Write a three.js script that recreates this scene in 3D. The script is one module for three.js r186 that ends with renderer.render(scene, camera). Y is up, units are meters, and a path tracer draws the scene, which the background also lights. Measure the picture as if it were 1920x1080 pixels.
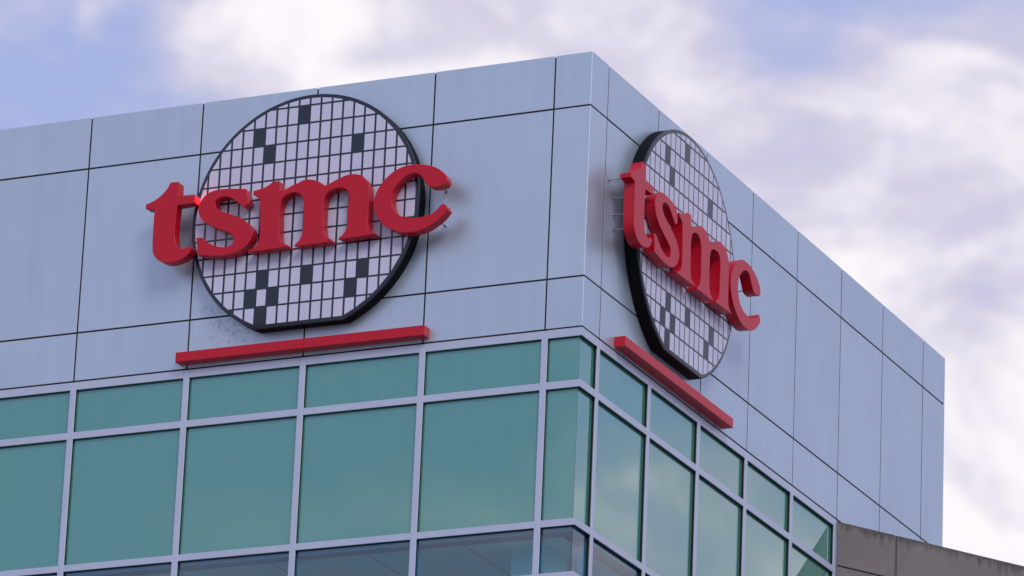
import * as THREE from 'three';
import { mergeGeometries, toCreasedNormals } from 'three/addons/utils/BufferGeometryUtils.js';

// ---------------------------------------------------------------- camera, sky, sun, exposure
const H = 24.2;                                        // roof edge above the ground, metres
const scene = new THREE.Scene();
const camera = new THREE.PerspectiveCamera(6.2155, 1920 / 1080, 1, 6000);
camera.rotation.order = 'YXZ';
camera.rotation.set(0.3351, 0.4453, 0.0427);
camera.position.set(23.589, H - 22.569, 51.299);
scene.add(camera);

const renderer = new THREE.WebGLRenderer({ antialias: true });
renderer.toneMapping = THREE.LinearToneMapping;
renderer.toneMappingExposure = 1.0;
renderer.shadowMap.enabled = true;

const sun = new THREE.DirectionalLight(new THREE.Color(1.0, 0.95, 0.9), 1.4);
sun.position.set(42, H + 42, 46);
sun.target.position.set(-3, H - 4, -4);
sun.castShadow = true;
sun.shadow.radius = 45;                                // sun behind thin cloud
sun.shadow.mapSize.set(2048, 2048);
Object.assign(sun.shadow.camera, { left: -25, right: 25, top: 25, bottom: -30, near: 1, far: 160 });
scene.add(sun, sun.target);

// seeded random numbers and smooth noise
function rng(seed) { let a = seed >>> 0; return () => { a = (a + 0x6D2B79F5) | 0; let t = Math.imul(a ^ (a >>> 15), 1 | a); t = (t + Math.imul(t ^ (t >>> 7), 61 | t)) ^ t; return ((t ^ (t >>> 14)) >>> 0) / 4294967296; }; }
const rand = rng(7);
const TAB = new Float32Array(65536); { const r = rng(99); for (let i = 0; i < 65536; i++) TAB[i] = r(); }
function noise2(x, y, per = 0) {
  let xi = Math.floor(x), yi = Math.floor(y); const fx = x - xi, fy = y - yi;
  let x1 = xi + 1, y1 = yi + 1;
  if (per) { xi = ((xi % per) + per) % per; x1 = ((x1 % per) + per) % per; yi = ((yi % per) + per) % per; y1 = ((y1 % per) + per) % per; }
  const u = fx * fx * fx * (fx * (fx * 6 - 15) + 10), v = fy * fy * fy * (fy * (fy * 6 - 15) + 10);
  const a = (xi * 73) & 65535, b = (x1 * 73) & 65535, c = Math.imul(yi, 40503) & 65535, d = Math.imul(y1, 40503) & 65535;
  const n00 = TAB[(a ^ c) & 65535], n10 = TAB[(b ^ c) & 65535], n01 = TAB[(a ^ d) & 65535], n11 = TAB[(b ^ d) & 65535];
  return n00 + (n10 - n00) * u + (n01 - n00) * v + (n00 - n10 - n01 + n11) * u * v;
}
function fbm(x, y, oct, per = 0, gain = 0.5) { let s = 0, a = 1, t = 0; for (let i = 0; i < oct; i++) { s += a * noise2(x + i * (per ? 0 : 17.3), y + i * (per ? 0 : 9.1), per); t += a; a *= gain; x *= 2; y *= 2; per *= 2; } return s / t; }
const clamp01 = (v) => Math.min(1, Math.max(0, v));
const smooth = (a, b, v) => { const t = clamp01((v - a) / (b - a)); return t * t * (3 - 2 * t); };

// broken cloud over a hazy blue sky: air and clouds only
function makeSky() {
  const W = 4096, Hh = 2048, data = new Float32Array(W * Hh * 4);
  // larger cloud masses (+) and gaps (-) of this afternoon's sky: direction, angular radius, amount
  const masses = [
    [-0.4866, 0.3686, -0.7921, 0.016, -0.34], [-0.4619, 0.3663, -0.8078, 0.016, -0.20], [-0.4414, 0.3658, -0.8194, 0.016, -0.17],
    [-0.4536, 0.3720, -0.8109, 0.016, 0.22], [-0.4352, 0.3736, -0.8192, 0.018, 0.24], [-0.4063, 0.3745, -0.8335, 0.020, 0.16], [-0.476, 0.356, -0.804, 0.014, 0.08],
    [-0.3850, 0.3740, -0.8440, 0.022, 0.12], [-0.3507, 0.3757, -0.8578, 0.011, -0.26], [-0.3572, 0.3645, -0.8600, 0.013, -0.22],
    [-0.3340, 0.3700, -0.8655, 0.018, 0.30], [-0.3230, 0.3720, -0.8717, 0.012, 0.16], [-0.3221, 0.3810, -0.8673, 0.010, -0.18], [-0.3150, 0.3569, -0.8785, 0.011, -0.20],
    [-0.3281, 0.3330, -0.8855, 0.010, -0.24], [-0.3438, 0.3318, -0.8785, 0.010, 0.20], [-0.3260, 0.3225, -0.8889, 0.007, -0.22],
    [-0.3200, 0.3160, -0.8930, 0.010, 0.24], [-0.3305, 0.2980, -0.8949, 0.024, 0.30], [-0.3450, 0.3520, -0.8700, 0.016, 0.10],
  ].map(([x, y, z, r, w]) => { const l = Math.hypot(x, y, z); return [x / l, y / l, z / l, 1 / (r * r), w]; });
  for (let j = 0; j < Hh; j++) {
    const el = ((j + 0.5) / Hh - 0.5) * Math.PI, y = Math.sin(el), cr = Math.cos(el);
    for (let i = 0; i < W; i++) {
      const az = ((i + 0.5) / W - 0.5) * 2 * Math.PI, x = Math.cos(az) * cr, z = Math.sin(az) * cr, k = (j * W + i) * 4;
      let r = 0.42, g = 0.43, b = 0.50;
      if (y > -0.02) {
        const q = 1 / (Math.max(y, 0) + 0.22), px = x * q * 9 + 109.69, pz = z * q * 9 + 208.21;
        const wx = fbm(px * 0.9 + 5, pz * 0.9, 3) - 0.5, wz = fbm(px * 0.9, pz * 0.9 + 31, 3) - 0.5;
        let d = fbm(px * 0.55 + wx * 1.3, pz * 0.55 + wz * 1.3, 8, 0, 0.56) - 0.5;
        d *= 1.6;
        if (x * -0.40 + y * 0.35 + z * -0.845 > 0.96) for (const m of masses) { const c = 2 * (1 - (x * m[0] + y * m[1] + z * m[2])); const e = c * m[3]; if (e < 9) d += (m[4] < 0 ? 0.95 : 0.55) * m[4] * Math.exp(-e * 0.5); }
        const puff = fbm(px * 3.1 + wx * 3, pz * 3.1 + wz * 3, 6, 0, 0.68) - 0.5;
        const cover = smooth(-0.37, 0.23, d + 0.60 * puff), bright = smooth(-0.02, 0.84, d + 1.45 * puff);
        const up = clamp01(y);
        const br = 0.44 - 0.20 * up, bg = 0.505 - 0.15 * up, bb = 0.80 - 0.09 * up;         // hazy blue
        const cr_ = 0.64 + 0.36 * bright, cg = 0.61 + 0.345 * bright, cb = 0.77 + 0.22 * bright;
        r = br + (cr_ - br) * cover; g = bg + (cg - bg) * cover; b = bb + (cb - bb) * cover;
      }
      data[k] = r; data[k + 1] = g; data[k + 2] = b; data[k + 3] = 1;
    }
  }
  const t = new THREE.DataTexture(data, W, Hh, THREE.RGBAFormat, THREE.FloatType);
  t.mapping = THREE.EquirectangularReflectionMapping; t.minFilter = t.magFilter = THREE.LinearFilter; t.wrapS = THREE.RepeatWrapping; t.needsUpdate = true;
  return t;
}
scene.background = makeSky();
scene.environment = scene.background;

// ---------------------------------------------------------------- textures and materials
function tex(size, f, srgb = false) {
  const d = new Uint8Array(size * size * 4);
  for (let j = 0; j < size; j++) for (let i = 0; i < size; i++) { const c = f(i / size, j / size), k = (j * size + i) * 4; const a = Array.isArray(c) ? c : [c, c, c]; for (let n = 0; n < 3; n++) d[k + n] = Math.round(clamp01(a[n]) * 255); d[k + 3] = 255; }
  const t = new THREE.DataTexture(d, size, size); t.wrapS = t.wrapT = THREE.RepeatWrapping; t.magFilter = THREE.LinearFilter; t.minFilter = THREE.LinearMipmapLinearFilter; t.generateMipmaps = true;
  if (srgb) t.colorSpace = THREE.SRGBColorSpace; t.needsUpdate = true; return t;
}
const rep = (t, m) => { t.repeat.set(1 / m, 1 / m); return t; };                      // m metres per tile, uv in metres
const streak = rep(tex(512, (u, v) => { const s = fbm(u * 64, v * 2, 2, 2) * 0 + noise2(u * 90, v * 3, 90) * 0.5 + noise2(u * 24, v * 2, 24) * 0.5, m = fbm(u * 4, v * 4, 5, 4); const k = 0.90 + 0.06 * s + 0.09 * (m - 0.5); return [k, k, k * 1.003]; }), 3.1);
const glossMap = rep(tex(512, (u, v) => { const m = fbm(u * 5, v * 5, 5, 5), s = noise2(u * 120, v * 4, 120); const k = 0.86 + 0.2 * (m - 0.5) + 0.12 * (s - 0.5); return k; }), 2.7);
const wave = rep(tex(512, (u, v) => 0.5 + 0.9 * (fbm(u * 3, v * 3, 3, 3, 0.35) - 0.5)), 2.3);
const glassWave = rep(tex(512, (u, v) => 0.5 + 0.5 * (noise2(u * 10, v * 2, 10) - 0.5) + 0.5 * (fbm(u * 4, v * 4, 3, 4) - 0.5)), 3.7);
const glassFilm = rep(tex(512, (u, v) => { const m = fbm(u * 3, v * 3, 5, 3), s = noise2(u * 60, v * 2, 60); const k = 0.93 + 0.10 * (m - 0.5) + 0.04 * (s - 0.5); return [k * 0.99, k, k]; }), 4.3);
const grit = rep(tex(512, (u, v) => { const m = fbm(u * 4, v * 4, 4, 4), f = noise2(u * 250, v * 250, 250), f2 = noise2(u * 110, v * 110, 110); const k = 0.74 + 0.26 * (m - 0.5) + 0.16 * (f - 0.5) + 0.14 * (f2 - 0.5); return [k, k * 0.985, k * 0.965]; }), 1.9);

const C = (r, g, b) => new THREE.Color().setRGB(r, g, b);
const std = (o) => new THREE.MeshStandardMaterial(o), phys = (o) => new THREE.MeshPhysicalMaterial(o);
const M = {
  joint: std({ color: C(0.018, 0.014, 0.012), roughness: 0.9 }),
  core: std({ color: C(0.12, 0.12, 0.12), roughness: 0.95 }),
  roof: std({ color: C(0.3, 0.3, 0.3), roughness: 0.95 }),
  alu: std({ color: C(0.55, 0.60, 0.72), roughness: 0.42, metalness: 0.45, map: streak }),
  gasket: std({ color: C(0.006, 0.006, 0.007), roughness: 0.7 }),
  inner: std({ color: C(0.16, 0.26, 0.36), roughness: 0.6 }),
  silicone: std({ color: C(0.03, 0.04, 0.045), roughness: 0.6 }),
  spandrel: phys({ color: C(0.068, 0.285, 0.215), specularColor: C(0.74, 0.96, 1.0), roughness: 0.03, clearcoat: 1, clearcoatRoughness: 0.02, ior: 2.3, map: glassFilm, bumpMap: glassWave, bumpScale: 0.0011 }),
  vision: phys({ color: C(0.40, 0.84, 0.92), roughness: 0.0, transmission: 1, thickness: 0, ior: 2.1, transparent: false }),
  ceil: std({ color: C(0.82, 0.82, 0.80), roughness: 0.95 }),
  tbar: std({ color: C(0.20, 0.21, 0.21), roughness: 0.8 }),
  plaster: std({ color: C(0.75, 0.77, 0.72), roughness: 0.9 }),
  carpet: std({ color: C(0.28, 0.26, 0.24), roughness: 1 }),
  concrete: std({ color: C(0.24, 0.215, 0.215), roughness: 0.95, map: grit, bumpMap: grit, bumpScale: 0.004 }),
  discBody: phys({ color: C(0.002, 0.010, 0.022), roughness: 0.28, ior: 1.6 }),
  discEdge: phys({ color: C(0.003, 0.0035, 0.005), roughness: 0.7, ior: 1.25 }),
  redFace: phys({ color: C(0.50, 0.002, 0.018), roughness: 0.33, ior: 1.42 }),
  steel: std({ color: C(0.35, 0.36, 0.38), roughness: 0.4, metalness: 0.9 }),
  led: std({ color: C(0.5, 0.01, 0.02), emissive: C(1, 0.02, 0.02), emissiveIntensity: 1.1, roughness: 0.5 }),
  ground: std({ color: C(0.24, 0.23, 0.22), roughness: 0.95 }),
};
const panelMats = [[0.520, 0.625, 0.735], [0.535, 0.638, 0.745], [0.508, 0.612, 0.725], [0.526, 0.630, 0.742]].map((c) => std({ color: C(...c), metalness: 0.55, roughness: 0.44, map: streak, roughnessMap: glossMap, bumpMap: wave, bumpScale: 0.006 }));
const tileMats = [[0.575, 0.575, 0.73], [0.59, 0.588, 0.742], [0.56, 0.562, 0.718]].map((c) => phys({ color: C(...c), roughness: 0.30, ior: 1.5 }));

// ---------------------------------------------------------------- helpers
const taken = {};
function numbered(n) { const k = taken[n] = (taken[n] ?? -1) + 1; return k ? `${n}_${String(k).padStart(3, '0')}` : n; }
function thing(name, label, category, group) { const o = new THREE.Group(); o.name = numbered(name); o.userData = { label, category }; if (group) o.userData.group = group; scene.add(o); return o; }
function mesh(name, geo, mat, parent) { const m = new THREE.Mesh(geo, mat); m.name = name; m.castShadow = m.receiveShadow = true; parent.add(m); return m; }
// uv in metres, box projection, with an offset of its own for each piece
function boxUV(geo, ox = 0, oy = 0) {
  const p = geo.attributes.position, n = geo.attributes.normal, uv = new Float32Array(p.count * 2);
  for (let i = 0; i < p.count; i++) {
    const ax = Math.abs(n.getX(i)), ay = Math.abs(n.getY(i)), az = Math.abs(n.getZ(i));
    const [u, v] = az >= ax && az >= ay ? [p.getX(i), p.getY(i)] : ax >= ay ? [p.getZ(i), p.getY(i)] : [p.getX(i), p.getZ(i)];
    uv[i * 2] = u + ox; uv[i * 2 + 1] = v + oy;
  }
  geo.setAttribute('uv', new THREE.BufferAttribute(uv, 2)); return geo;
}
// box from (0,0,-d) to (w,h,0) whose front edges are chamfered by c
function slab(w, h, d, c = 0.004, ox = 0, oy = 0) {
  const f = [[c, c, 0], [w - c, c, 0], [w - c, h - c, 0], [c, h - c, 0]], e = [[0, 0, -c], [w, 0, -c], [w, h, -c], [0, h, -c]], b = [[0, 0, -d], [w, 0, -d], [w, h, -d], [0, h, -d]];
  const pos = []; const quad = (a, q, r, s) => pos.push(...a, ...q, ...r, ...a, ...r, ...s);
  quad(...f);
  for (let i = 0; i < 4; i++) { const j = (i + 1) % 4; quad(e[i], e[j], f[j], f[i]); quad(b[i], b[j], e[j], e[i]); }
  quad(b[3], b[2], b[1], b[0]);
  const g = new THREE.BufferGeometry(); g.setAttribute('position', new THREE.Float32BufferAttribute(pos, 3)); g.computeVertexNormals();
  return boxUV(g, ox, oy);
}
function boxGeo(x0, x1, y0, y1, z0, z1) { const g = new THREE.BoxGeometry(x1 - x0, y1 - y0, z1 - z0); g.translate((x0 + x1) / 2, (y0 + y1) / 2, (z0 + z1) / 2); return boxUV(g); }
// two facades share the corner edge (0, H, 0): 'front' looks to +z, s runs along +x; 'side' looks to +x, s runs along -z
const FRONT = 0, SIDE = 1;
function put(o, face, s, y, n) { if (face === FRONT) o.position.set(s, H + y, n); else { o.position.set(n, H + y, -s); o.rotation.y = Math.PI / 2; } return o; }

// ---------------------------------------------------------------- ground
{
  const g = mesh('ground', new THREE.CircleGeometry(5000, 96), M.ground, scene);
  g.rotation.x = -Math.PI / 2; g.userData = { kind: 'structure', label: 'flat grey ground around the office building', category: 'ground' };
}

// ---------------------------------------------------------------- the office building
const building = thing('office_building', 'office building with silver metal parapet panels above teal glass windows', 'building');
const LJ = [0.4617, 1.9926, 3.5214, 5.0385, 6.5429]; for (let i = 5; i < 10; i++) LJ.push(LJ[i - 1] + 1.515);   // panel joints from the corner, front
const RJ = [0.4767, 1.9379, 3.4048, 4.8704, 6.3395, 7.8307, 9.299, 10.7776], SIDE_END = 11.6026, FRONT_END = LJ[9] + 0.6;
const ROWS = [[0, -0.654], [-0.654, -2.7197], [-2.7197, -3.325]], GAP = 0.021, PD = 0.003;
// dirt specks that stick to two panels below the rim of the round sign
function dirtMap(w, h, cx, cy, rx, ry) {
  const r = rng(31), dots = []; for (let i = 0; i < 260; i++) { const a = r() * 6.283, q = Math.pow(r(), 0.6); dots.push([cx + Math.cos(a) * q * rx, cy + Math.sin(a) * q * ry, 0.004 + 0.011 * r() * r(), 0.08 + 0.26 * r()]); }
  const t = tex(512, (u, v) => {
    let k = 0.93 + 0.05 * (noise2(u * 60, v * 3) - 0.5) + 0.08 * (fbm(u * 5, v * 5, 4) - 0.5);
    const X = u * w, Y = v * h, e = ((X - cx) / rx) ** 2 + ((Y - cy) / ry) ** 2;
    if (e < 1.6) { const mud = smooth(0.50, 0.72, fbm(X * 26, Y * 26, 4)) * smooth(1.6, 0.2, e); k *= 1 - 0.22 * mud; for (const d of dots) { const q = Math.hypot(X - d[0], Y - d[1]) / d[2]; if (q < 1) k *= 1 - d[3] * (1 - q * q); } }
    return [k, k * 0.995, k * 0.985];
  });
  t.repeat.set(1 / w, 1 / h); return t;
}
function panel(face, s0, s1, y1, y0, mat) {
  const w = s1 - s0 - GAP, h = y1 - y0 - GAP;
  const m = mesh('wall_panel', slab(w, h, PD, 0.0015, mat ? 0 : rand() * 9, mat ? 0 : rand() * 9), mat || panelMats[Math.floor(rand() * 4)], building);
  put(m, face, s0 + GAP / 2, y0 + GAP / 2, (rand() - 0.5) * 0.001);
  m.rotation.x = 0; return m;
}
ROWS.forEach(([y1, y0], r) => {
  const top = r ? y1 : y1 + GAP / 2;
  for (let i = 0; i < LJ.length - 1; i++) {
    let mat = null;
    if (i === 2 && r === 2) { mat = panelMats[0].clone(); mat.map = dirtMap(LJ[3] - LJ[2], top - y0, 0.62, 0.44, 0.42, 0.22); }
    if (i === 2 && r === 1) { mat = panelMats[0].clone(); mat.map = dirtMap(LJ[3] - LJ[2], top - y0, 0.42, 0.06, 0.30, 0.13); }
    panel(FRONT, -LJ[i + 1], -LJ[i], top, y0, mat);
  }
  panel(FRONT, -FRONT_END, -LJ[9], top, y0);
  for (let i = 0; i < RJ.length - 1; i++) panel(SIDE, RJ[i], RJ[i + 1], top, y0);
  panel(SIDE, RJ[7], SIDE_END, top, y0);
  // folded corner panel, one sheet round the edge
  const c = 0.006, a = LJ[0] - GAP / 2, b = RJ[0] - GAP / 2, sh = new THREE.Shape();
  sh.moveTo(-a, 0); sh.lineTo(-c, 0); sh.quadraticCurveTo(0, 0, 0, c); sh.lineTo(0, b); sh.lineTo(-PD, b); sh.lineTo(-PD, PD); sh.lineTo(-a, PD);
  const g = new THREE.ExtrudeGeometry(sh, { depth: top - y0 - GAP, bevelEnabled: false, curveSegments: 4 }); g.rotateX(-Math.PI / 2);
  const m = mesh('corner_panel', boxUV(g, rand() * 9, rand() * 9), panelMats[r % 4], building); m.position.set(0, H + y0 + GAP / 2, 0);
});
// below the last panel row, beyond the windows of the side wall
for (let i = 5; i < 8; i++) for (let k = 0; k < 4; k++) panel(SIDE, RJ[i], RJ[i + 1] ?? SIDE_END, -3.325 - k * 2.07, -3.325 - (k + 1) * 2.07);

// wall behind the panels and the opaque glass; roof deck sunk behind the parapet
const ZB = -SIDE_END + 0.03, XB = -FRONT_END + 0.03, D0 = 0.0042;
for (const [n, ...b] of [
  ['parapet_core', XB, -D0, -3.33, -0.014, -0.30, -D0], ['parapet_core', -0.30, -D0, -3.33, -0.014, ZB, -0.302], ['parapet_core', XB, -0.302, -3.33, -0.014, ZB, ZB + 0.27], ['parapet_core', XB, XB + 0.27, -3.33, -0.014, ZB + 0.272, -0.302],
]) mesh(n, boxGeo(b[0], b[1], H + b[2], H + b[3], b[4], b[5]), M.joint, building);
mesh('roof', boxGeo(XB + 0.275, -0.305, H - 1.3, H - 1.0, ZB + 0.275, -0.305), M.roof, building);
mesh('rear_wall', boxGeo(XB, -0.31, 0, H - 3.335, ZB, ZB + 0.25), M.core, building);
mesh('end_wall', boxGeo(XB, XB + 0.25, 0, H - 3.335, ZB + 0.252, -0.16), M.core, building);
// spandrel zone behind the opaque glass
mesh('spandrel_core', boxGeo(XB + 0.26, -0.12, H - 5.60, H - 3.34, ZB + 0.26, -0.12), M.core, building);

// windows: mullions, transoms, panes
const MW = 0.078, GN = -0.045;                                  // mullion width; glass plane behind the frame faces
const R1 = [-3.333, -3.430], R2 = [-3.952, -4.036], R3 = [-5.572, -5.652], R4 = [-6.190, -6.268], R5 = [-8.30, -8.38];
const RAILS = [R1, R2, R3, R4, R5, [-9.50, -9.58], [-12.5, -12.58], [-13.7, -13.78], [-16.7, -16.78], [-17.9, -17.98], [-20.9, -20.98], [-22.1, -22.18], [-H + 0.1, -H]];
const OPAQUE = [1, 1, 0, 0, 1, 0, 1, 0, 1, 0, 1, 0];
const F_MUL = [...LJ.map((v) => -v), -FRONT_END + 0.05], S_MUL = RJ.slice(0, 6).map((v, i) => (i === 5 ? 7.785 : v));
function bar(name, face, s0, s1, y0, y1, back = 0.046) {        // aluminium cover strip with a dark gasket body behind it
  const m = put(mesh(name, slab(s1 - s0, y1 - y0, 0.014, 0.003, rand() * 5, rand() * 5), M.alu, building), face, s0, y0, 0);
  const g = mesh('gasket', slab(s1 - s0 - 0.006, y1 - y0 - 0.006, back - 0.014, 0.001), M.gasket, m); g.position.set(0.003, 0.003, -0.014);
  return m;
}
function glass(face, s0, s1, y0, y1, opaque) {
  const g = mesh('window_pane', opaque ? slab(s1 - s0, y1 - y0, 0.02, 0.001, rand() * 9, rand() * 9) : boxUV(new THREE.PlaneGeometry(s1 - s0, y1 - y0).translate((s1 - s0) / 2, (y1 - y0) / 2, 0)), opaque ? M.spandrel : M.vision, building);
  put(g, face, s0, y0, GN);
  g.rotation.z = 0; return g;
}
for (const face of [FRONT, SIDE]) {
  const mul = face === FRONT ? F_MUL : S_MUL;
  for (let i = 0; i < mul.length; i++) {
    const c = mul[i];
    bar('mullion', face, c - MW / 2, c + MW / 2, -H + 0.002, -3.334);
    const inner = mesh('inner_mullion', boxGeo(-0.03, 0.03, -H + 5.66, -5.66, -0.10, 0), M.inner, building); inner.scale.y = 1;
    inner.geometry = boxGeo(-0.03, 0.03, 0, H - 5.68, -0.10, 0); put(inner, face, c, -H, GN - 0.012);
  }
  put(mesh('inner_header', boxGeo(0, face ? 7.7 : FRONT_END - 0.35, -5.702, -5.604, -0.195, -0.062), M.inner, building), face, face ? 0.2 : -FRONT_END + 0.3, 0, 0);
  for (let k = 0; k < RAILS.length; k++) {
    const [t, b] = RAILS[k];
    for (let i = 0; i + 1 < mul.length; i++) {
      const s0 = Math.min(mul[i], mul[i + 1]) + MW / 2 + 0.0015, s1 = Math.max(mul[i], mul[i + 1]) - MW / 2 - 0.0015;
      bar('transom', face, s0, s1, b, t);
      if (k + 1 < RAILS.length) glass(face, s0 - 0.02, s1 + 0.02, RAILS[k + 1][0] - 0.012, b + 0.012, OPAQUE[k]);
    }
  }
}
// the corner bay: transoms mitred round the edge, panes that meet glass to glass
for (let k = 0; k < RAILS.length; k++) {
  const [t, b] = RAILS[k], a = LJ[0] - MW / 2 - 0.0015, e = RJ[0] - MW / 2 - 0.0015;
  const strip = (d0, d1) => { const s = new THREE.Shape(); s.moveTo(-a, d0); s.lineTo(-d0, d0); s.lineTo(-d0, e); s.lineTo(-d1, e); s.lineTo(-d1, d1); s.lineTo(-a, d1); return s; };
  const g = new THREE.ExtrudeGeometry(strip(0, 0.014), { depth: t - b, bevelEnabled: false }).rotateX(-Math.PI / 2);
  const m = mesh('corner_transom', boxUV(g, rand() * 5, rand() * 5), M.alu, building); m.position.set(0, H + b, 0);
  const q = mesh('gasket', new THREE.ExtrudeGeometry(strip(0.014, 0.046), { depth: t - b - 0.006, bevelEnabled: false }).rotateX(-Math.PI / 2), M.gasket, m); q.position.y = 0.003;
  if (k + 1 < RAILS.length) {
    const y0 = RAILS[k + 1][0] - 0.012, y1 = b + 0.012;
    glass(FRONT, -a - 0.02, GN - 0.003, y0, y1, OPAQUE[k]);
    glass(SIDE, -GN + 0.003, e + 0.02, y0, y1, OPAQUE[k]);
    mesh('silicone_joint', boxGeo(GN - 0.012, GN - 0.001, H + y0, H + y1, GN - 0.012, GN - 0.001), M.silicone, building);
  }
}
// the storey seen through the clear panes: ceiling tiles, column, floor; plain slabs for the storeys below
const CY = -5.70;
{
  const ceiling = mesh('ceiling', boxGeo(XB + 0.27, -0.20, H + CY + 0.012, H + CY + 0.08, ZB + 0.27, -0.20), M.tbar, building);
  const tile = new THREE.BoxGeometry(1.19, 0.014, 1.19);
  for (let i = 0; i < 11; i++) for (let j = 0; j < 9; j++) {
    const x = -0.86 - i * 1.22, z = -0.86 - j * 1.22; if (x - 0.6 < XB + 0.27 || z - 0.6 < ZB + 0.27) continue;
    mesh('ceiling_tile', tile, M.ceil, ceiling).position.set(x, H + CY + 0.004, z);
  }
  for (const [x, z] of [[-0.80, -0.82], [-5.3, -0.82], [-9.8, -0.82], [-0.80, -5.6]]) mesh('column', boxGeo(x - 0.235, x + 0.235, H - 8.9, H + CY - 0.005, z - 0.235, z + 0.235), M.plaster, building);
  for (const y of [-8.9, -13.1, -17.3, -21.5]) mesh('floor_slab', boxGeo(XB + 0.27, -0.16, H + y - 0.4, H + y, ZB + 0.27, -0.16), y === -8.9 ? M.carpet : M.core, building);
  mesh('partition', boxGeo(XB + 0.28, -0.4, H - 8.9, H + CY - 0.005, -7.4, -7.3), M.plaster, building);
}

// ---------------------------------------------------------------- the concrete wall that meets the side facade at an angle
{
  const wing = thing('concrete_wall', 'weathered grey concrete wall with stained top beside the glass building', 'wall');
  const th = THREE.MathUtils.degToRad(58.5), top = -3.338, z0 = -7.848;
  wing.position.set(0.012, H, z0); wing.rotation.y = th;           // local x runs along the wall, local z out of its face
  const stain = (w, h, seed) => { const t = tex(512, (u, v) => {   // lichen and drip marks below the coping edge
    const X = u * w, Y = v * h + (0 * seed), d = h - Y;
    const m = fbm(X * 3 + seed, Y * 3, 5), f = TAB[(Math.floor(u * 511) * 131 + Math.floor(v * 511) * 977 + seed * 7) & 65535], f2 = noise2(X * 90 + seed, Y * 90), run = noise2(X * 16 + seed, Y * 0.9) * 0.6 + noise2(X * 45 + seed, Y * 1.5) * 0.4;
    let k = 0.80 + 0.24 * (m - 0.5) + 0.12 * (f - 0.5) + 0.14 * (f2 - 0.5);
    const drip = smooth(0.05 + 0.34 * run * run, 0.0, d) * (0.35 + 0.65 * fbm(X * 20 + seed, Y * 14, 3));
    k *= 1 - 0.72 * clamp01(drip);
    return [k, k * 0.985, k * 0.97];
  }); t.repeat.set(1 / w, 1 / h); return t; };
  const cols = [[0, 0.925], [0.925, 3.16], [3.16, 5.4], [5.4, 7.6], [7.6, 9.8]], rows = [[top, top - 0.585], [top - 0.585, top - 2.4], [top - 2.4, top - 4.6]];
  cols.forEach(([a, b], i) => rows.forEach(([t, l], r) => {
    const w = b - a - 0.022, h = t - l - 0.018;
    const mat = r === 0 && i < 3 ? M.concrete.clone() : M.concrete; if (mat !== M.concrete) mat.map = stain(w, h, 11 + i * 29);
    const p = mesh('concrete_panel', slab(w, h, 0.12, 0.006, r === 0 && i < 3 ? 0 : rand() * 5, r === 0 && i < 3 ? 0 : rand() * 5), mat, wing); p.position.set(a + (i ? 0.011 : 0), l + 0.009, 0);
  }));
  mesh('wall_core', boxGeo(0.03, 9.8, -H, top - 0.012, -0.30, -0.022), M.core, wing);
}

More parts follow.
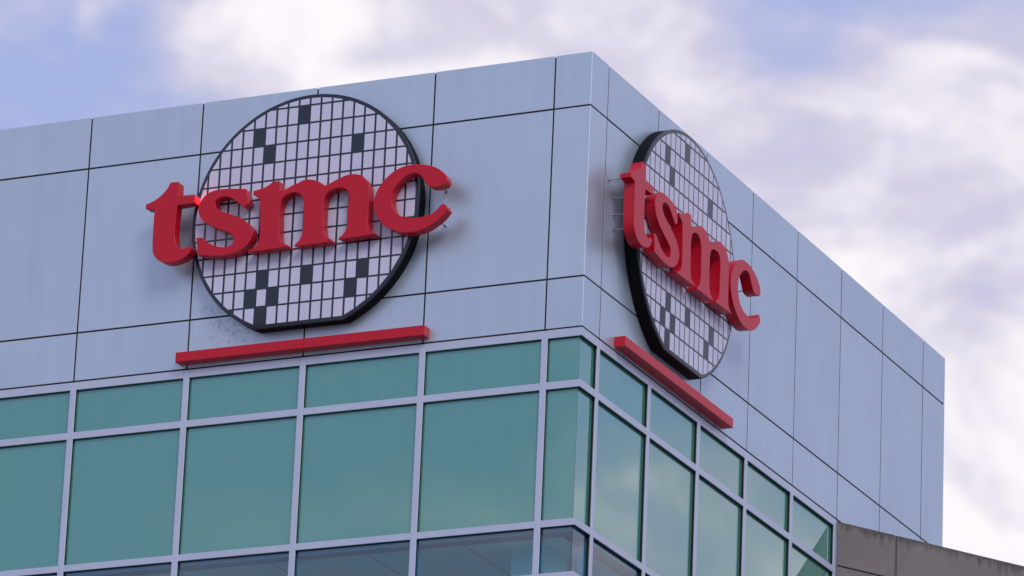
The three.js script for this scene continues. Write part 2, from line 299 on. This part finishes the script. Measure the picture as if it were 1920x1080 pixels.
// ---------------------------------------------------------------- the two signs: disc, four letters, bar
const DISC_R = 1.475, TILE_R = 1.43, FLAT = -1.360, TILE_FLAT = -1.316, CW = 0.1439, RH = 0.2218, BW = 0.027, BH = 0.023;
const EMPTY = new Set(['-1,0', '-5,1', '-4,2', '4,2', '-4,9', '0,9', '5,9', '-5,10', '-3,10', '4,10', '-4,11']);
const OUTLINES = {
  t: '-1.716,0.525* -1.612,0.521* -1.607,0.343* -1.383,0.335* -1.388,0.24* -1.613,0.232* -1.622,0.127 -1.624,-0.002 -1.624,-0.105 -1.606,-0.223 -1.577,-0.288 -1.538,-0.317 -1.482,-0.324 -1.435,-0.317 -1.402,-0.295* -1.377,-0.328* -1.416,-0.386 -1.475,-0.433 -1.562,-0.462 -1.657,-0.472 -1.748,-0.458 -1.819,-0.418 -1.871,-0.36 -1.896,-0.287 -1.904,-0.189 -1.905,-0.047 -1.905,0.108 -1.904,0.22* -2.022,0.236* -2.025,0.288* -1.947,0.31 -1.867,0.35 -1.801,0.401 -1.752,0.456',
  s: '-0.706,0.326* -0.663,0.145* -0.719,0.106* -0.812,0.182 -0.884,0.238 -0.954,0.267 -1.023,0.272 -1.079,0.251 -1.107,0.216 -1.106,0.171 -1.082,0.129 -1.024,0.089 -0.912,0.043 -0.8,-0.009 -0.715,-0.057 -0.644,-0.114 -0.599,-0.177 -0.587,-0.238 -0.605,-0.3 -0.642,-0.358 -0.706,-0.408 -0.785,-0.444 -0.907,-0.462 -1.043,-0.46 -1.18,-0.44 -1.284,-0.424* -1.323,-0.21* -1.257,-0.211* -1.206,-0.255 -1.135,-0.308 -1.05,-0.347 -0.967,-0.366 -0.899,-0.364 -0.846,-0.341 -0.825,-0.298 -0.83,-0.253 -0.862,-0.211 -0.939,-0.167 -1.038,-0.125 -1.136,-0.078 -1.222,-0.022 -1.281,0.043 -1.316,0.118 -1.318,0.183 -1.295,0.244 -1.244,0.303 -1.178,0.341 -1.07,0.36 -0.946,0.356 -0.823,0.341',
  m: '-0.604,0.288* -0.602,0.247* -0.554,0.225 -0.525,0.201 -0.512,0.166 -0.496,0.023 -0.488,-0.17 -0.49,-0.298 -0.506,-0.367 -0.55,-0.416 -0.629,-0.446* -0.624,-0.459* -0.109,-0.451* -0.11,-0.437* -0.172,-0.417 -0.21,-0.387 -0.235,-0.333 -0.246,-0.262 -0.25,-0.134 -0.254,-0.005 -0.247,0.084 -0.228,0.144 -0.189,0.185 -0.129,0.209 -0.053,0.213 0.014,0.182 0.055,0.119 0.069,0.031 0.075,-0.177 0.068,-0.31 0.038,-0.389 -0.02,-0.434* -0.019,-0.455* 0.449,-0.45* 0.448,-0.431* 0.393,-0.406 0.356,-0.37 0.332,-0.311 0.32,-0.218 0.318,-0.048 0.324,0.085 0.355,0.152 0.41,0.189 0.486,0.204 0.55,0.199 0.609,0.173 0.64,0.126 0.649,0.059 0.648,-0.063 0.648,-0.196 0.641,-0.292 0.614,-0.367 0.544,-0.421* 0.545,-0.434* 1.009,-0.422* 1.008,-0.412* 0.966,-0.395 0.934,-0.367 0.914,-0.333 0.904,-0.273 0.9,-0.164 0.9,0.017 0.895,0.163 0.879,0.216 0.838,0.273 0.785,0.318 0.72,0.339 0.656,0.347 0.593,0.34 0.53,0.322 0.468,0.299 0.405,0.27 0.324,0.245* 0.277,0.279 0.224,0.312 0.159,0.337 0.094,0.347 0.03,0.344 -0.02,0.32 -0.074,0.307 -0.14,0.279 -0.212,0.24* -0.258,0.251* -0.274,0.372* -0.356,0.376* -0.395,0.347 -0.454,0.318 -0.521,0.301',
  c: '1.831,-0.171* 1.846,-0.16* 1.886,-0.168* 1.912,-0.224* 1.862,-0.288 1.814,-0.33 1.754,-0.371 1.668,-0.415 1.57,-0.444 1.47,-0.453 1.369,-0.445 1.267,-0.415 1.176,-0.367 1.097,-0.305 1.043,-0.239 1.001,-0.164 0.979,-0.101 0.97,-0.04 0.984,0.038 1.018,0.118 1.07,0.197 1.142,0.267 1.228,0.324 1.327,0.36 1.415,0.37 1.516,0.364 1.617,0.346 1.707,0.315 1.784,0.275 1.849,0.219 1.883,0.173 1.888,0.128 1.868,0.09 1.819,0.072 1.757,0.067 1.706,0.072 1.668,0.086 1.638,0.118 1.608,0.161 1.574,0.21 1.534,0.25 1.483,0.268 1.42,0.264 1.358,0.239 1.298,0.194 1.244,0.14 1.209,0.078 1.194,0.007 1.198,-0.066 1.221,-0.141 1.262,-0.2 1.321,-0.243 1.398,-0.273 1.474,-0.285 1.562,-0.289 1.649,-0.281 1.723,-0.26 1.784,-0.221',
};
function outline(str) {                                            // corners (*) stay sharp, the rest is a smooth curve
  const p = str.split(' ').map((w) => { const [x, y] = w.replace('*', '').split(',').map(Number); return { x, y, c: w.endsWith('*') }; });
  const st = p.findIndex((q) => q.c), n = p.length, pts = []; let run = [p[st]];
  for (let k = 1; k <= n; k++) {
    const q = p[(st + k) % n]; run.push(q);
    if (q.c) {
      if (run.length === 2) pts.push(new THREE.Vector2(run[0].x, run[0].y));
      else { const cv = new THREE.CatmullRomCurve3(run.map((v) => new THREE.Vector3(v.x, v.y, 0)), false, 'centripetal'); cv.getPoints((run.length - 1) * 3).slice(0, -1).forEach((v) => pts.push(new THREE.Vector2(v.x, v.y))); }
      run = [q];
    }
  }
  return pts;
}
const letterGeo = {};
for (const k of Object.keys(OUTLINES)) {
  const sh = new THREE.Shape(outline(OUTLINES[k]));
  const ret = toCreasedNormals(new THREE.ExtrudeGeometry(sh, { depth: 0.116, bevelEnabled: false }), 0.55);
  const face = toCreasedNormals(new THREE.ExtrudeGeometry(sh, { depth: 0.012, bevelEnabled: true, bevelSize: 0.005, bevelThickness: 0.005, bevelOffset: 0, bevelSegments: 1 }), 0.3);
  letterGeo[k] = { ret: boxUV(ret), face: boxUV(face) };
}
function discShape(r, flat) {
  const a = Math.asin(flat / r), s = new THREE.Shape();
  s.absarc(0, 0, r, a, Math.PI - a, false); s.closePath(); return s;
}
function clipPoly(poly, inside, cut) { const o = []; poly.forEach((p, i) => { const q = poly[(i + 1) % poly.length], a = inside(p), b = inside(q); if (a) o.push(p); if (a !== b) o.push(cut(p, q)); }); return o; }
function tilePoly(x0, x1, y0, y1) {
  const N = 8; let poly = []; const side = (ax, ay, bx, by) => { for (let i = 0; i < N; i++) poly.push([ax + (bx - ax) * i / N, ay + (by - ay) * i / N]); };
  if (Math.max(Math.hypot(x0, y0), Math.hypot(x1, y0), Math.hypot(x0, y1), Math.hypot(x1, y1)) <= TILE_R) return [[x0, y0], [x1, y0], [x1, y1], [x0, y1]];
  side(x0, y0, x1, y0); side(x1, y0, x1, y1); side(x1, y1, x0, y1); side(x0, y1, x0, y0);
  const inside = (p) => Math.hypot(p[0], p[1]) < TILE_R, cut = (p, q) => { let a = 0, b = 1; const pin = inside(p); for (let i = 0; i < 18; i++) { const m = (a + b) / 2, v = [p[0] + (q[0] - p[0]) * m, p[1] + (q[1] - p[1]) * m]; if (inside(v) === pin) a = m; else b = m; } return [p[0] + (q[0] - p[0]) * a, p[1] + (q[1] - p[1]) * a]; };
  return clipPoly(poly, inside, cut);
}
const bodyGeo = toCreasedNormals(new THREE.ExtrudeGeometry(discShape(DISC_R, FLAT), { depth: 0.012, bevelEnabled: true, bevelSize: 0.004, bevelThickness: 0.004, bevelOffset: -0.004, bevelSegments: 2, curveSegments: 96 }), 0.5);
const rimGeo = toCreasedNormals(new THREE.ExtrudeGeometry(discShape(DISC_R - 0.002, FLAT + 0.002), { depth: 0.148, bevelEnabled: false, curveSegments: 96 }), 0.5);
const pinGeo = mergeGeometries([new THREE.CylinderGeometry(0.007, 0.007, 0.19, 8).rotateX(Math.PI / 2).translate(0, 0, 0.095), new THREE.CylinderGeometry(0.016, 0.018, 0.012, 10).rotateX(Math.PI / 2).translate(0, 0, 0.007)]);
const plainTile = slab(CW - BW, RH - BH, 0.004, 0.001);

function sign(face, sc, yc, where, seams, pins) {
  const at = (o) => put(o, face, sc, yc, 0);
  const d = at(thing('disc_sign', `big round black disc tiled with pale rectangles ${where}`, 'sign', 'round tiled discs of the two wall signs'));
  mesh('rim', rimGeo, M.discEdge, d).position.z = 0.006;
  mesh('face_plate', bodyGeo, M.discBody, d).position.z = 0.154;
  for (let j = -1; j < 12; j++) for (let c = -10; c < 10; c++) {
    if (EMPTY.has(`${c},${j}`)) continue;
    const x0 = c * CW - 0.003 + BW / 2, x1 = x0 + CW - BW, yt = 1.345 - j * RH, y1 = yt - BH / 2, y0 = j === 11 ? TILE_FLAT : yt - RH + BH / 2;
    const poly = tilePoly(x0, x1, y0, y1); if (poly.length < 3) continue;
    let area = 0; poly.forEach((p, i) => { const q = poly[(i + 1) % poly.length]; area += p[0] * q[1] - q[0] * p[1]; }); if (Math.abs(area) < 0.0008) continue;
    const mat = tileMats[Math.floor(rand() * 3)];
    const m = poly.length === 4 && j < 11 ? mesh('tile', plainTile, mat, d) : mesh('tile', new THREE.ExtrudeGeometry(new THREE.Shape(poly.map((p) => new THREE.Vector2(p[0] - x0, p[1] - y0))), { depth: 0.004, bevelEnabled: false }).translate(0, 0, -0.004), mat, d);
    m.position.set(x0, y0, 0.1735);
  }
  const tell = { t: 't with a crossbar', s: 's between t and m', m: 'm, the widest one,', c: 'c after the m' };
  for (const k of 'tsmc') {
    const L = at(thing('sign_letter', `raised red letter ${tell[k]} ${where}`, 'letter', 'raised red letters of the two wall signs'));
    mesh('return', letterGeo[k].ret, M.redFace, L).position.z = 0.190;
    mesh('face', letterGeo[k].face, M.redFace, L).position.z = 0.311;
    for (const [x, y] of pins[k] || []) mesh('mounting_pin', pinGeo, M.steel, L).position.set(x, y, 0.002);
    if (k === 't' && face === FRONT) {                             // one lit red lamp at the end of this crossbar
      mesh('lamp', boxGeo(-1.384, -1.376, 0.245, 0.33, 0.20, 0.30), M.led, L);
      const p = new THREE.PointLight(C(1, 0.03, 0.08), 0.05, 0, 2); p.position.set(-1.33, 0.30, 0.27); p.shadow.radius = 2; p.castShadow = true; L.add(p);
    }
  }
  const b = at(thing('sign_bar', `long straight red bar under the disc sign ${where}`, 'sign bar', 'red bars under the two discs'));
  const ends = [-1.606, ...seams, 1.606];
  for (let i = 0; i + 1 < ends.length; i++) mesh('bar_segment', slab(ends[i + 1] - ends[i] - 0.003, 0.119, 0.138, 0.004), M.redFace, b).position.set(ends[i], -1.647, 0.140);
}
sign(FRONT, -3.515, -1.627, 'on the wall away from the concrete', [0.06], { t: [[-1.7, 0.40], [-1.77, 0.09], [-1.75, -0.10], [-1.74, -0.28]], c: [[1.738, 0.123], [1.737, -0.297]] });
sign(SIDE, 2.492, -1.640, 'on the wall meeting the concrete', [-0.607, -0.013], { t: [[-1.93, 0.262], [-1.778, 0.094], [-1.761, -0.103], [-1.746, -0.278]], c: [[1.738, 0.123], [1.737, -0.297]] });

scene.traverse((o) => { if (o.isMesh) o.castShadow = o.receiveShadow = true; });
renderer.render(scene, camera);
